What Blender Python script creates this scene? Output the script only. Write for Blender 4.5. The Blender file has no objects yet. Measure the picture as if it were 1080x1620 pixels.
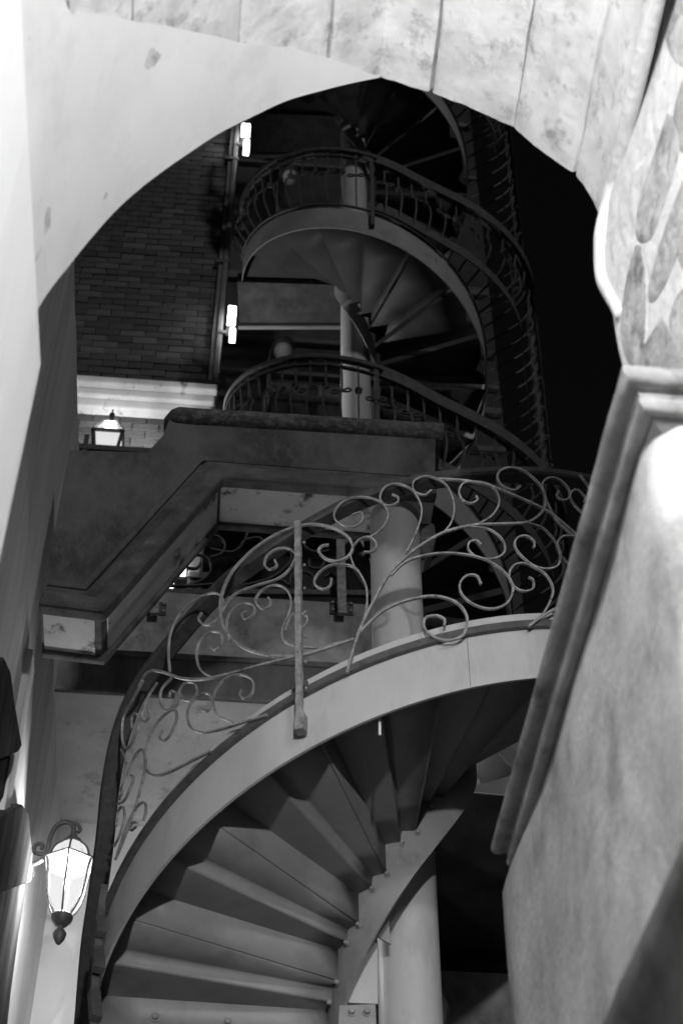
import bpy, bmesh, math, random
from math import sin, cos, tan, radians, pi, sqrt, atan2
from mathutils import Vector, noise
random.seed(7)
C = bpy.context.scene.collection
S = bpy.context.scene

# ------------------------------------------------------------------ camera
CZ = 1.6                                   # eye height
PITCH, FPX = 0.8188, 2673.67               # elevation, focal length for a 1620 px high frame
cam = bpy.data.cameras.new('camera'); camo = bpy.data.objects.new('camera', cam); C.objects.link(camo)
camo.location = (0, 0, CZ); camo.rotation_euler = (pi/2 + PITCH, 0, 0)
cam.sensor_fit = 'VERTICAL'; cam.sensor_height = 36; cam.sensor_width = 24
cam.lens = FPX*36/1620; cam.clip_start = 0.05; cam.clip_end = 500
cam.dof.use_dof = True; cam.dof.focus_distance = 7.6; cam.dof.aperture_fstop = 4.0
S.camera = camo
# ------------------------------------------------------------------ night sky and an added weak sun lamp standing in for distant light
SUN_EL, SUN_AZ = radians(16), radians(158)
w = bpy.data.worlds.new('World'); S.world = w; w.use_nodes = True
nt = w.node_tree; nt.nodes.clear()
sky = nt.nodes.new('ShaderNodeTexSky'); sky.sky_type = 'NISHITA'; sky.sun_disc = False
sky.sun_elevation = SUN_EL; sky.sun_rotation = SUN_AZ
bw = nt.nodes.new('ShaderNodeRGBToBW'); bg = nt.nodes.new('ShaderNodeBackground'); wo = nt.nodes.new('ShaderNodeOutputWorld')
nt.links.new(sky.outputs[0], bw.inputs[0]); nt.links.new(bw.outputs[0], bg.inputs[0]); nt.links.new(bg.outputs[0], wo.inputs[0])
bg.inputs[1].default_value = 0.0022
sl = bpy.data.lights.new('sun', 'SUN'); sl.energy = 0.6; sl.angle = radians(3); so = bpy.data.objects.new('sun', sl); C.objects.link(so)
so.rotation_euler = (pi/2 - SUN_EL, 0, pi - SUN_AZ)
S.view_settings.view_transform = 'Standard'; S.view_settings.look = 'None'; S.view_settings.gamma = 1
S.view_settings.exposure = 0
PASSAGE_LAMP, WALL_LAMP, SCONCE, ROOF_LAMP = 2700, 120, 12, 420      # watts (sconce: radiance)

# ------------------------------------------------------------------ frames and rays
A = radians(5)                             # the court's axis is turned a little to the left
CA, SA = cos(A), sin(A)
def W(x, y, z): return Vector((x*CA - y*SA, x*SA + y*CA, z + CZ))      # court frame -> world (z above the eye)
def ray(px, py):
    u, v = (px-540)/FPX, (810-py)/FPX
    return Vector((u, cos(PITCH)-v*sin(PITCH), sin(PITCH)+v*cos(PITCH)))
def loc(d): return d.x*CA + d.y*SA, -d.x*SA + d.y*CA, d.z
def onY(px, py, y0):                       # where the sight line meets the court plane y = y0; court coords
    x, y, z = loc(ray(px, py)); t = y0/y; return (x*t, y0, z*t)
def onX(px, py, x0):
    x, y, z = loc(ray(px, py)); t = x0/x; return (x0, y*t, z*t)
def onZ(px, py, h):
    x, y, z = loc(ray(px, py)); t = h/z; return (x*t, y*t, h)

def catmull(P, step=6):
    if len(P) < 3: return [Vector(p) for p in P]
    P = [Vector(p) for p in P]; out = []
    Q = [P[0]*2-P[1]] + P + [P[-1]*2-P[-2]]
    for i in range(1, len(Q)-2):
        p0, p1, p2, p3 = Q[i-1:i+3]
        for k in range(step):
            t = k/step
            out.append(.5*((2*p1)+(p2-p0)*t+(2*p0-5*p1+4*p2-p3)*t*t+(3*p1-p0-3*p2+p3)*t*t*t))
    out.append(P[-1]); return out
# ------------------------------------------------------------------ materials (all neutral: the photograph is black and white)
def mat(name, base, base2=None, scale=4, rough=.8, bump=.2, bscale=30, contrast=(.35, .65), stretch=(1, 1, 1), metal=0, spec=.3, detail=6, bdist=.01, third=None, rnd=0):
    m = bpy.data.materials.new(name); m.use_nodes = True; n = m.node_tree; b = n.nodes['Principled BSDF']
    b.inputs['Roughness'].default_value = rough; b.inputs['Metallic'].default_value = metal
    b.inputs['Specular IOR Level'].default_value = spec
    tc = n.nodes.new('ShaderNodeTexCoord'); mp = n.nodes.new('ShaderNodeMapping'); mp.inputs['Scale'].default_value = stretch
    n.links.new(tc.outputs['Object'], mp.inputs[0])
    if base2 is None: base2 = base*1.15
    nz = n.nodes.new('ShaderNodeTexNoise'); nz.inputs['Scale'].default_value = scale; nz.inputs['Detail'].default_value = detail
    nz.inputs['Roughness'].default_value = .62
    n.links.new(mp.outputs[0], nz.inputs[0])
    r = n.nodes.new('ShaderNodeValToRGB'); r.color_ramp.elements[0].position, r.color_ramp.elements[1].position = contrast
    r.color_ramp.elements[0].color = (base,)*3+(1,); r.color_ramp.elements[1].color = (base2,)*3+(1,)
    n.links.new(nz.outputs[0], r.inputs[0]); col = r.outputs[0]
    if third:                              # (value, scale, lo, hi): blotches of a third tone
        n2 = n.nodes.new('ShaderNodeTexNoise'); n2.inputs['Scale'].default_value = third[1]; n2.inputs['Detail'].default_value = 8; n2.inputs['Roughness'].default_value = .7
        n.links.new(mp.outputs[0], n2.inputs[0])
        r2 = n.nodes.new('ShaderNodeValToRGB'); r2.color_ramp.elements[0].position = third[2]; r2.color_ramp.elements[1].position = third[3]
        n.links.new(n2.outputs[0], r2.inputs[0])
        mx = n.nodes.new('ShaderNodeMix'); mx.data_type = 'RGBA'; mx.inputs[7].default_value = (third[0],)*3+(1,)
        n.links.new(r2.outputs[0], mx.inputs[0]); n.links.new(col, mx.inputs[6]); col = mx.outputs[2]
    if rnd:                                # each piece a little lighter or darker than the next
        oi = n.nodes.new('ShaderNodeObjectInfo'); mr = n.nodes.new('ShaderNodeMapRange'); mr.inputs[3].default_value = 1-rnd; mr.inputs[4].default_value = 1+rnd
        n.links.new(oi.outputs['Random'], mr.inputs[0]); vm = n.nodes.new('ShaderNodeVectorMath'); vm.operation = 'SCALE'
        n.links.new(col, vm.inputs[0]); n.links.new(mr.outputs[0], vm.inputs['Scale']); col = vm.outputs[0]
    n.links.new(col, b.inputs['Base Color'])
    if bump:
        n3 = n.nodes.new('ShaderNodeTexNoise'); n3.inputs['Scale'].default_value = bscale; n3.inputs['Detail'].default_value = 8
        n.links.new(mp.outputs[0], n3.inputs[0])
        bp = n.nodes.new('ShaderNodeBump'); bp.inputs['Strength'].default_value = bump; bp.inputs['Distance'].default_value = bdist
        n.links.new(n3.outputs[0], bp.inputs['Height']); n.links.new(bp.outputs[0], b.inputs['Normal'])
    return m
def glow(name, strength, v=1):
    m = bpy.data.materials.new(name); m.use_nodes = True; b = m.node_tree.nodes['Principled BSDF']
    b.inputs['Base Color'].default_value = (.8, .8, .8, 1); b.inputs['Emission Color'].default_value = (v, v, v, 1)
    b.inputs['Emission Strength'].default_value = strength; b.inputs['Roughness'].default_value = .3
    return m
M = {}
M['plaster'] = mat('smooth plaster', .76, .83, 2.5, .9, .05, 60, third=(.68, 6, .50, .80))
M['stone'] = mat('limestone', .54, .74, 8, .9, .28, 16, third=(.34, 11, .54, .68), bdist=.02, detail=12, rnd=.08)
M['jamb'] = mat('limewash', .84, .90, 3, .85, .3, 14, stretch=(1, 1, .2))
M['court'] = mat('streaked render', .58, .72, 6, .92, .35, 20, stretch=(1, 1, .10), third=(.46, 5, .52, .72))
M['pier'] = mat('weathered pier render', .36, .54, 4.5, .9, .3, 40, stretch=(1, 1, .8), third=(.19, 3.5, .50, .72), detail=12)
M['pier_trim'] = mat('worn stone moulding', .18, .32, 7, .9, .5, 30, third=(.11, 8, .52, .70))
M['dado'] = mat('dark base stone', .05, .11, 6, .9, .5, 16)
M['mortar'] = mat('pale mortar', .54, .64, 9, .9, .5, 20, bdist=.02)
M['rubble'] = mat('rubble stone', .26, .42, 8, .9, .6, 24, third=(.15, 9, .54, .66), bdist=.02, rnd=.15)
M['concrete'] = mat('mossy concrete', .07, .19, 3.0, .95, .6, 40, third=(.20, 22, .48, .80), stretch=(1, 1, .6), detail=12)
M['concrete_trim'] = mat('dirty concrete moulding', .08, .18, 6, .95, .5, 40, third=(.24, 12, .60, .72), stretch=(1, 1, 1.6))
M['soffit'] = mat('peeling white soffit', .58, .68, 5, .92, .3, 30, third=(.09, 4.5, .58, .66))
M['fascia'] = mat('stained fascia render', .20, .42, 4, .95, .4, 30, stretch=(1, 1, .7), third=(.10, 5, .52, .74))
M['fascia_dark'] = mat('dark moulding', .13, .22, 8, .95, .4, 30, third=(.25, 16, .64, .72), stretch=(1, 1, .35))  # darker tone for the band, ledge and bead below the fascia
M['ceiling'] = mat('stained ceiling plaster', .62, .78, 3, .95, .3, 25, third=(.30, 7, .55, .75))
M['white'] = mat('white plaster', .66, .74, 2, .9, .3, 12, stretch=(1, 1, .3))
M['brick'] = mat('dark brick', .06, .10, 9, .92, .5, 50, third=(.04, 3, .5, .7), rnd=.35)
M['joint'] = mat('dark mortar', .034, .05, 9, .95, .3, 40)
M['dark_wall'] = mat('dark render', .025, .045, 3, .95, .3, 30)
M['cornice'] = mat('cornice plaster', .5, .65, 4, .9, .3, 30, stretch=(1, 1, .5), third=(.15, 6, .58, .68))
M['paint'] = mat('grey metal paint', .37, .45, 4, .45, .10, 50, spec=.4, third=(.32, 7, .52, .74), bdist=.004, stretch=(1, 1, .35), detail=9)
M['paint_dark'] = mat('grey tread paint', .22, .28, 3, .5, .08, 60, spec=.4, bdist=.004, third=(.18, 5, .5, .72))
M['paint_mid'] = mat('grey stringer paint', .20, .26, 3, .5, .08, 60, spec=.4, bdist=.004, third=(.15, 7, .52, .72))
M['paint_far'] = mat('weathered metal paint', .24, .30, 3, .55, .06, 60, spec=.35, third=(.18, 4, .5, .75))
M['iron'] = mat('wrought iron', .18, .36, 26, .5, .5, 90, spec=.5, metal=.2, third=(.07, 34, .56, .68), bdist=.006)
M['iron_dark'] = mat('blackened iron', .05, .09, 20, .5, .5, 80, spec=.5, third=(.16, 25, .6, .72), bdist=.004)
M['rail'] = mat('dark worn handrail', .030, .055, 30, .55, .3, 90, stretch=(1, 1, 1), third=(.13, 22, .62, .72), bdist=.003)
M['tread_far'] = mat('shaded tread paint', .045, .065, 3, .6, .06, 60, third=(.035, 4, .5, .75))  # darker copy of the far stair's paint: shade of the undersides put into the colour
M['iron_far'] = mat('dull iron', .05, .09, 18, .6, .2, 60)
M['pipe'] = mat('grey post', .10, .14, 4, .5, .1, 40)
M['hood_dark'] = mat('dark hood trim', .05, .11, 8, 1, .4, 40, stretch=(1, 1, .2), spec=0)  # dark tone of the window hoods and jambs
M['paving'] = mat('stone paving', .04, .07, 2, .9, .4, 20)
M['globe'] = mat('unlit opal globe', .50, .55, 5, .35, .1, 40)
def lamp_glass(name, v, tr=.6):
    m = bpy.data.materials.new(name); m.use_nodes = True; n = m.node_tree; out = n.nodes['Material Output']
    n.nodes.remove(n.nodes['Principled BSDF'])
    t = n.nodes.new('ShaderNodeBsdfTransparent'); e = n.nodes.new('ShaderNodeEmission'); e.inputs[1].default_value = v
    mx = n.nodes.new('ShaderNodeMixShader'); mx.inputs[0].default_value = 1-tr
    n.links.new(t.outputs[0], mx.inputs[1]); n.links.new(e.outputs[0], mx.inputs[2]); n.links.new(mx.outputs[0], out.inputs[0])
    return m
M['lamp_glass'] = lamp_glass('lit lantern glass', 1.0, .45)
M['bulb'] = glow('lit bulb', 6)
for k_ in ('bulb', 'lamp_glass'): M[k_].cycles.emission_sampling = 'NONE'
def bulb(c, watts, r, parent):               # a frosted bulb and the light it gives
    vs = [c+Vector((.6*r*sin(pi*k/8)*cos(a*pi/6)+.0001*cos(a), .6*r*sin(pi*k/8)*sin(a*pi/6), -.6*r*cos(pi*k/8))) for k in range(1, 8) for a in range(12)]
    fs = [(k*12+a, k*12+(a+1) % 12, (k+1)*12+(a+1) % 12, (k+1)*12+a) for k in range(6) for a in range(12)]+[tuple(range(12)), tuple(range(72, 84))]
    obj('bulb', vs, fs, 'bulb', parent, True)
    l = bpy.data.lights.new('bulb_light', 'POINT'); l.energy = watts; l.shadow_soft_size = r
    o = bpy.data.objects.new('bulb_light', l); C.objects.link(o); o.location = c; o.parent = parent
M['glow_sconce'] = glow('lit sconce', SCONCE)
M['glow_box'] = glow('lit box lamp', 4)

# ------------------------------------------------------------------ helpers
def obj(name, vs, fs, m, parent=None, smooth=False):
    me = bpy.data.meshes.new(name); me.from_pydata([tuple(v) for v in vs], [], fs); me.update()
    bm = bmesh.new(); bm.from_mesh(me); bmesh.ops.recalc_face_normals(bm, faces=bm.faces); bm.to_mesh(me); bm.free()
    if smooth:
        for p in me.polygons: p.use_smooth = True
    me.materials.append(M[m]); o = bpy.data.objects.new(name, me); C.objects.link(o)
    if parent: o.parent = parent
    return o
def smooth_angle(o, a=40):
    for p in o.data.polygons: p.use_smooth = True
    e = o.data
    bm = bmesh.new(); bm.from_mesh(e)
    for ed in bm.edges:
        if len(ed.link_faces) == 2 and ed.calc_face_angle(0) > radians(a): ed.smooth = False
    bm.to_mesh(e); bm.free()
def tag(o, label, cat, group=None, kind=None):
    if label: o['label'] = label
    if cat: o['category'] = cat
    if group: o['group'] = group
    if kind: o['kind'] = kind
    return o
def thing(name, label, cat, group=None):
    o = bpy.data.objects.new(name, None); C.objects.link(o); o.empty_display_size = .1
    return tag(o, label, cat, group)
def bevel(o, wd=.01, seg=2):
    b = o.modifiers.new('bevel', 'BEVEL'); b.width = wd; b.segments = seg; b.limit_method = 'ANGLE'; return o
BOXF = [(0,1,3,2),(4,6,7,5),(0,4,5,1),(2,3,7,6),(0,2,6,4),(1,5,7,3)]
def box(name, x0, x1, y0, y1, z0, z1, m, parent=None, bv=0):     # a box in the court frame
    vs = [W(x, y, z) for x in (x0, x1) for y in (y0, y1) for z in (z0, z1)]
    o = obj(name, vs, BOXF, m, parent)
    if bv: bevel(o, bv)
    return o
def prism(name, poly, m, parent=None, axis='y', a=0, b=1, bv=0):  # polygon of court coords extruded along an axis
    n = len(poly)
    if axis == 'y': P = lambda p, t: W(p[0], t, p[1])
    elif axis == 'x': P = lambda p, t: W(t, p[0], p[1])
    else: P = lambda p, t: W(p[0], p[1], t)
    vs = [P(p, a) for p in poly] + [P(p, b) for p in poly]
    fs = [tuple(range(n)), tuple(range(2*n-1, n-1, -1))] + [(i, (i+1) % n, n+(i+1) % n, n+i) for i in range(n)]
    o = obj(name, vs, fs, m, parent)
    if bv: bevel(o, bv)
    return o
def sweep(name, pts, section, m, parent=None, up=None, smooth=False, closed=True, taper=None):
    """section = [(a, b)] in (side, up) axes; up(p) gives the up direction at p"""
    n = len(pts); k = len(section); vs = []
    for i, p in enumerate(pts):
        t = (pts[min(i+1, n-1)]-pts[max(i-1, 0)]).normalized()
        u = up(p) if callable(up) else (up or Vector((0, 0, 1)))
        s = t.cross(u)
        if s.length < 1e-4: s = t.cross(Vector((.3, 1, .2)))
        s.normalize(); u2 = s.cross(t).normalized(); sc = taper(i/(n-1)) if taper else 1
        for a, b in section: vs.append(p + s*a*sc + u2*b*sc)
    fs = [(i*k+j, i*k+(j+1) % k, (i+1)*k+(j+1) % k, (i+1)*k+j) for i in range(n-1) for j in range(k)]
    if closed: fs += [tuple(range(k)), tuple(range((n-1)*k, n*k))]
    return obj(name, vs, fs, m, parent, smooth)
def rect(w_, h): return [(-w_/2, -h/2), (w_/2, -h/2), (w_/2, h/2), (-w_/2, h/2)]
def circ(r, n=8): return [(r*cos(2*pi*i/n), r*sin(2*pi*i/n)) for i in range(n)]
def lathe(name, c, prof, m, parent=None, n=24, smooth=True, axis=None):   # profile [(r, z)] about a vertical axis at world c
    vs = [c + Vector((r*cos(2*pi*i/n), r*sin(2*pi*i/n), z)) for r, z in prof for i in range(n)]
    fs = [(j*n+i, j*n+(i+1) % n, (j+1)*n+(i+1) % n, (j+1)*n+i) for j in range(len(prof)-1) for i in range(n)]
    fs += [tuple(range(n)), tuple(range((len(prof)-1)*n, len(prof)*n))]
    o = obj(name, vs, fs, m, parent)
    if smooth: smooth_angle(o)
    return o

# ================================================================== SETTING
g = obj('ground', [(-200, -200, 0), (200, -200, 0), (200, 200, 0), (-200, 200, 0)], [(0, 1, 2, 3)], 'paving'); g['kind'] = 'structure'

# ------------------------------------------------------------------ archway
YA = 2.5
OUT = [(30, 548), (63, 480), (85, 448), (105, 424), (140, 380), (180, 335), (220, 298), (260, 268), (300, 240), (350, 208), (400, 183), (450, 160), (500, 145), (550, 132), (600, 122),
       (640, 135), (678, 147), (720, 162), (765, 182), (808, 203), (850, 235), (880, 258), (905, 275), (925, 300), (940, 328), (949, 350)]
ap = OUT.index((600, 122))
cv = lambda L: [(v.x, v.y) for v in catmull([Vector((a, b, 0)) for a, b in L], 6)]
prof = cv(OUT[:ap+1])[:-1] + cv(OUT[ap:])
PR = [onY(px, py, YA) for px, py in prof]; PRX = [p[0] for p in prof]
arch = thing('archway', 'pale pointed stone arch framing the top of the view', 'archway')
YN = -1.7
def soffit_strip(name, i0, i1, m, y0f, y1, dz=0, amp=.006, ny=60, thick=.26, parent=arch, fr=9., chip=.006, gap=.005, seed=0):
    """block under the vault from profile sample i0 to i1; its underside follows the profile with rough relief"""
    idx = list(range(i0, i1+1)); ns = len(idx); vs = []; fs = []
    cxs = [PR[i][0] for i in idx]; czs = [PR[i][2] for i in idx]
    for a, i in enumerate(idx):
        x, _, z = PR[i]
        j0, j1 = max(i-1, 0), min(i+1, len(PR)-1)
        tx, tz = PR[j1][0]-PR[j0][0], PR[j1][2]-PR[j0][2]; L = sqrt(tx*tx+tz*tz); nx, nz = -tz/L, tx/L     # outward normal
        edge = min(a, ns-1-a); e = .001+.006*math.exp(-edge*1.6) if gap else 0
        sgn = 1 if a == 0 else (-1 if a == ns-1 else 0)
        y0 = y0f(i)
        for b in range(ny+1):
            y = y0+(y1-y0)*b/ny
            d = amp*(noise.noise(Vector((x*fr+seed, y*fr, z*fr)))*1.0+.6*noise.noise(Vector((x*fr*3, y*fr*3+seed, z*fr*3))))
            if b == 0: d += chip*(.4+abs(noise.noise(Vector((x*14, seed, 3)))))
            wob = .006*noise.noise(Vector((y*5, seed, i*.01)))
            vs.append((x+nx*(d+e+dz)+tx/L*(gap*sgn+wob*(1 if sgn else 0)), y, z+nz*(d+e+dz)+tz/L*(gap*sgn+wob*(1 if sgn else 0))))
        for y in (y1, y0): vs.append((x+nx*thick, y, z+nz*thick))
    k = ny+3
    for a in range(ns-1):
        for b in range(k): fs.append((a*k+b, a*k+(b+1) % k, (a+1)*k+(b+1) % k, (a+1)*k+b))
    fs += [tuple(range(k)), tuple(range((ns-1)*k, ns*k))]
    o = obj(name, [W(*v) for v in vs], fs, m, parent); smooth_angle(o, 50); return o
def ix(px): return min(range(len(PRX)), key=lambda i: abs(PRX[i]-px))
# stones of the vault: each voussoir is a part
js = [30, 120, 216, 371, 517, 678, 808, 905, 949]
def plaster_depth(i):                       # how far the plaster skin reaches in from the outer edge
    px = PRX[i]; K = [(30, 1.2), (120, .66), (216, .49), (371, .255), (517, .10), (590, .012), (2000, .012)]
    for (a, da), (b, db) in zip(K[:-1], K[1:]):
        if px <= b: return da+(db-da)*max(0, (px-a))/(b-a)
    return .012
for n, (a, b) in enumerate(zip(js[:-1], js[1:])):
    i0, i1 = ix(a), ix(b)
    soffit_strip('voussoir', i0, i1, 'stone', lambda i: YA-(0 if a > 516 else .006), YN, seed=n*3.7, thick=.26 if b < 940 else .03)
ip = ix(596)
soffit_strip('plaster_skin', 0, ip, 'plaster', lambda i: YA+.004, YA, dz=-.016, amp=.003, ny=1, thick=.05, gap=0, chip=0)
def skin():
    vs = []; fs = []; ny = 14; k = ny+1
    for i in range(0, ip+1):
        x, _, z = PR[i]; j0, j1 = max(i-1, 0), min(i+1, len(PR)-1)
        tx, tz = PR[j1][0]-PR[j0][0], PR[j1][2]-PR[j0][2]; L = sqrt(tx*tx+tz*tz); nx, nz = -tz/L, tx/L
        dep = plaster_depth(i)*(1+.012*noise.noise(Vector((i*.13, 0, 0))))
        for b in range(k):
            y = YA-dep*b/ny; d = .0015*noise.noise(Vector((x*6, y*6, z*6)))-.003
            vs.append(W(x+nx*d, y, z+nz*d))
    for i in range(ip):
        for b in range(ny): fs.append((i*k+b, i*k+b+1, (i+1)*k+b+1, (i+1)*k+b))
    o = obj('plaster_skin', vs, fs, 'plaster', arch); smooth_angle(o, 60); return o
bpy.data.objects.remove(bpy.data.objects['plaster_skin'])
skin()
# wall mass over the vault
SPR = PR[:ix(870)]; vs = []; n = len(SPR)
for y in (YA-.02, YN+.02):
    for i, (x, _, z) in enumerate(SPR): vs.append(W(x*1.06, y, z+.2))
    for i, (x, _, z) in enumerate(SPR): vs.append(W(x*1.06, y, 5.3))
fs = []
for i in range(n-1):
    fs += [(i, i+1, n+i+1, n+i), (2*n+i, 2*n+i+1, 3*n+i+1, 3*n+i), (i, i+1, 2*n+i+1, 2*n+i), (n+i, n+i+1, 3*n+i+1, 3*n+i)]
fs += [(0, n, 3*n, 2*n), (n-1, 2*n-1, 4*n-1, 3*n-1)]
obj('spandrel', vs, fs, 'stone', arch)
# haunch on the right: mortared rubble face beside the opening, and a plaster rib along its edge
edge = [(949, 350), (946, 380), (942, 412), (943, 440), (952, 462), (966, 475), (968, 510), (975, 550), (987, 600)]
YF = YA - .02
def splay(px, py, off=0):                   # a face that turns towards the viewer as it runs right
    x0 = onY(949, 350, YF)[0]; d = loc(ray(px, py)); s = 8.0
    # plane: y + s*(x-x0) = YF - off
    t = (YF-off+s*x0)/(d[1]+s*d[0]); return (d[0]*t, d[1]*t, d[2]*t)
poly = edge + [(1000, 640), (1180, 660), (1180, -180), (1020, -180), (990, -20), (970, 130), (950, 250)]
fr = [splay(*p) for p in poly]; n = len(fr)
vs = [W(*p) for p in fr] + [W(p[0]+.22, p[1]+.25, p[2]+.03) for p in fr]
haunch = obj('rubble_face', vs, [tuple(range(n)), tuple(range(2*n-1, n-1, -1))]+[(i, (i+1) % n, n+(i+1) % n, n+i) for i in range(n)], 'mortar', arch)
bevel(haunch, .012, 3)
xe, _, ze = PR[-1]                          # the rib runs along the vault's lower edge, then down beside the opening
rp = [W(xe+.012, YN+(YA-.10-YN)*k/24, ze-.004+.003*sin(k*1.7)) for k in range(25)] + [W(*splay(px, py, .010)) for px, py in ((953, 362), (950, 392), (950, 420), (953, 444), (962, 464), (972, 482), (980, 500))]
sweep('rib', catmull(rp, 4), [(.026*cos(t*pi/6), .022*sin(t*pi/6)) for t in range(12)], 'mortar', arch, up=Vector((1, 0, .3)), smooth=True, taper=lambda a: 1 if a < .80 else 1-.35*((a-.80)/.20))
STN = [[(1050, 188), (1066, 205), (1062, 262), (1046, 325), (1032, 372), (1016, 372), (1017, 322), (1034, 252)],
       [(1004, 396), (1012, 402), (1018, 462), (1016, 530), (1008, 572), (998, 572), (989, 545), (987, 505), (994, 440)],
       [(1090, 250), (1084, 330), (1066, 410), (1045, 466), (1033, 462), (1046, 392), (1066, 318)],
       [(1046, 505), (1062, 540), (1068, 592), (1014, 596), (1026, 545)],
       [(1084, 120), (1110, 110), (1110, 230), (1080, 235), (1070, 190)],
       [(1092, 450), (1110, 450), (1110, 590), (1082, 590), (1066, 520), (1074, 474)],
       [(1074, -40), (1110, -60), (1110, 90), (1080, 100), (1062, 60)],
       [(1094, 260), (1130, 250), (1130, 430), (1092, 432), (1080, 380)]]
for sp in STN:
    cx, cy = sum(p[0] for p in sp)/len(sp), sum(p[1] for p in sp)/len(sp)
    sp = [(cx+(p[0]-cx)*1.4, cy+(p[1]-cy)*1.10) for p in sp]; ring = catmull([Vector((p[0], p[1], 0)) for p in sp+[sp[0]]], 3)[:-1]
    n = len(ring); vs = []
    for sc, of in ((1.0, -.004), (.97, .006), (.84, .013), (.5, .012)):
        for v in ring:
            p = splay(cx+(v.x-cx)*sc, cy+(v.y-cy)*sc, of+.006*noise.noise(Vector((v.x*.06, v.y*.03, sc*3)))); vs.append(W(*p))
    vs.append(W(*splay(cx, cy, .015)))
    fs = [(j*n+i, j*n+(i+1) % n, (j+1)*n+(i+1) % n, (j+1)*n+i) for j in range(3) for i in range(n)] + [(3*n+i, 3*n+(i+1) % n, 4*n) for i in range(n)]
    obj('rubble_stone', vs, fs, 'rubble', haunch, True)

# ------------------------------------------------------------------ left passage wall (bright, close by)
HI = 3.1
c1, c0 = onZ(66, 578, HI), onZ(35, 0, HI)
def ext(p, q, y): t = (y-p[1])/(q[1]-p[1]); return (p[0]+(q[0]-p[0])*t, y)
e0 = ext(c1, c0, -1.7)
lw = prism('passage_wall', [(c1[0], c1[1]), e0, (e0[0]-.45, e0[1]), (c1[0]-.45, c1[1])], 'jamb', None, 'z', -CZ, HI)
bevel(lw, .012, 3); tag(lw, 'bright white plastered passage wall at the left edge of the view', 'wall')

# ------------------------------------------------------------------ right pier with moulded coping
HP = 2.65
pier = thing('stone_pier', 'blurred pale pier with moulded coping in the right foreground', 'pier')
k1, k0 = onZ(985, 592, HP), onZ(776, 1352, HP)
ax = Vector((k0[0]-k1[0], k0[1]-k1[1], 0)); LEN = ax.length; ax.normalize(); lx = Vector((ax.y, -ax.x, 0))   # along, and inward (right)
def pp(s, r, z): q = Vector((k1[0], k1[1], 0))+ax*s+lx*r; return W(q.x, q.y, z)
# coping profile: (inset from outer edge, z below top)
CP = [(.10, .10), (.03, .085), (.010, .062)]
CP += [(.034-.034*cos(t), .030-.036*sin(t)) for t in [radians(a) for a in (-40, -10, 20, 50, 80, 110)]]
CP += [(.066, -.004), (.072, -.022)]
CP += [(.094-.030*cos(t), -.050-.032*sin(t)) for t in [radians(a) for a in (-50, -20, 10, 40, 70, 100, 125)]]
CP += [(.122, -.070), (.126, -.085)]
CP = [(r*.56, z*.62) for r, z in CP] + [(.10, -.065)]
vs = []; fs = []; K = len(CP)
stations = [(LEN+.0, 1)]
def ring(s, r_extra=0, end=False):
    return [pp(s, r+r_extra, HP+z) for r, z in CP]
ns = 26
for i in range(ns+1):
    s = LEN - LEN*i/ns
    for r, z in CP:
        s_ = min(s, LEN - r*.35); s_ = max(s_, r)              # mitre at the near corner
        wv = .003*noise.noise(Vector((s*9, r*10, z*6)))
        vs.append(pp(s_, r+wv, HP+z+wv))
for i in range(1, 13):                                          # the return to the right on the near side
    for r, z in CP:
        wv = .003*noise.noise(Vector((i*1.3, r*10, z*6)))
        vs.append(pp(r+wv, max(r, .0)+.9*i/12 if i else r, HP+z+wv))
tot = ns+13
for i in range(tot-1):
    for j in range(K-1): fs.append((i*K+j, i*K+j+1, (i+1)*K+j+1, (i+1)*K+j))
fs.append(tuple(range(K)))
cop = obj('coping', vs, fs, 'pier_trim', pier); smooth_angle(cop, 55)
cap_pts = [pp(LEN-.03, .10, HP+.10), pp(.1, .10, HP+.10), pp(.1, 1.0, HP+.10), pp(LEN-.03, 1.0, HP+.10)]
obj('coping_top', cap_pts, [(0, 1, 2, 3)], 'pier_trim', pier)
# far end stop of the coping and the small ogee bump below it
bump_pts = [pp(LEN-.05, r, z) for r, z in ()]
# wall below: rounded near corner, grid so that it can be uneven
RW = .068
LW = LEN+.15
path = [(LW, 1.0), (LW, RW+.03), (LW-.01, RW+.008), (LW-.04, RW)]
path += [(LW-.04-(LW-.04-RW-.10)*i/22, RW) for i in range(1, 23)]
path += [(RW+.10-.10*sin(t*pi/12), RW+.10-.10*cos(t*pi/12)) for t in range(1, 7)]
path += [(RW, RW+.10+.08*i) for i in range(1, 12)]
zs = [HP-.042-(HP+CZ-.042)*j/40 for j in range(41)]
path = [(s, r-.022*min(1, max(0, (s-(LEN-.35))/.36)) if r < .3 else r) for s, r in path]
vs = [pp(s+.005*noise.noise(Vector((s*4, r*4, z*3))), r+.008*noise.noise(Vector((s*3+5, r*3, z*2.2))), z) for s, r in path for z in zs]
k = 41
fs = [(i*k+j, i*k+j+1, (i+1)*k+j+1, (i+1)*k+j) for i in range(len(path)-1) for j in range(k-1)]
fs.append(tuple(i*k for i in range(len(path))))
pw = obj('wall', vs, fs, 'pier', pier); smooth_angle(pw, 60)
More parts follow.
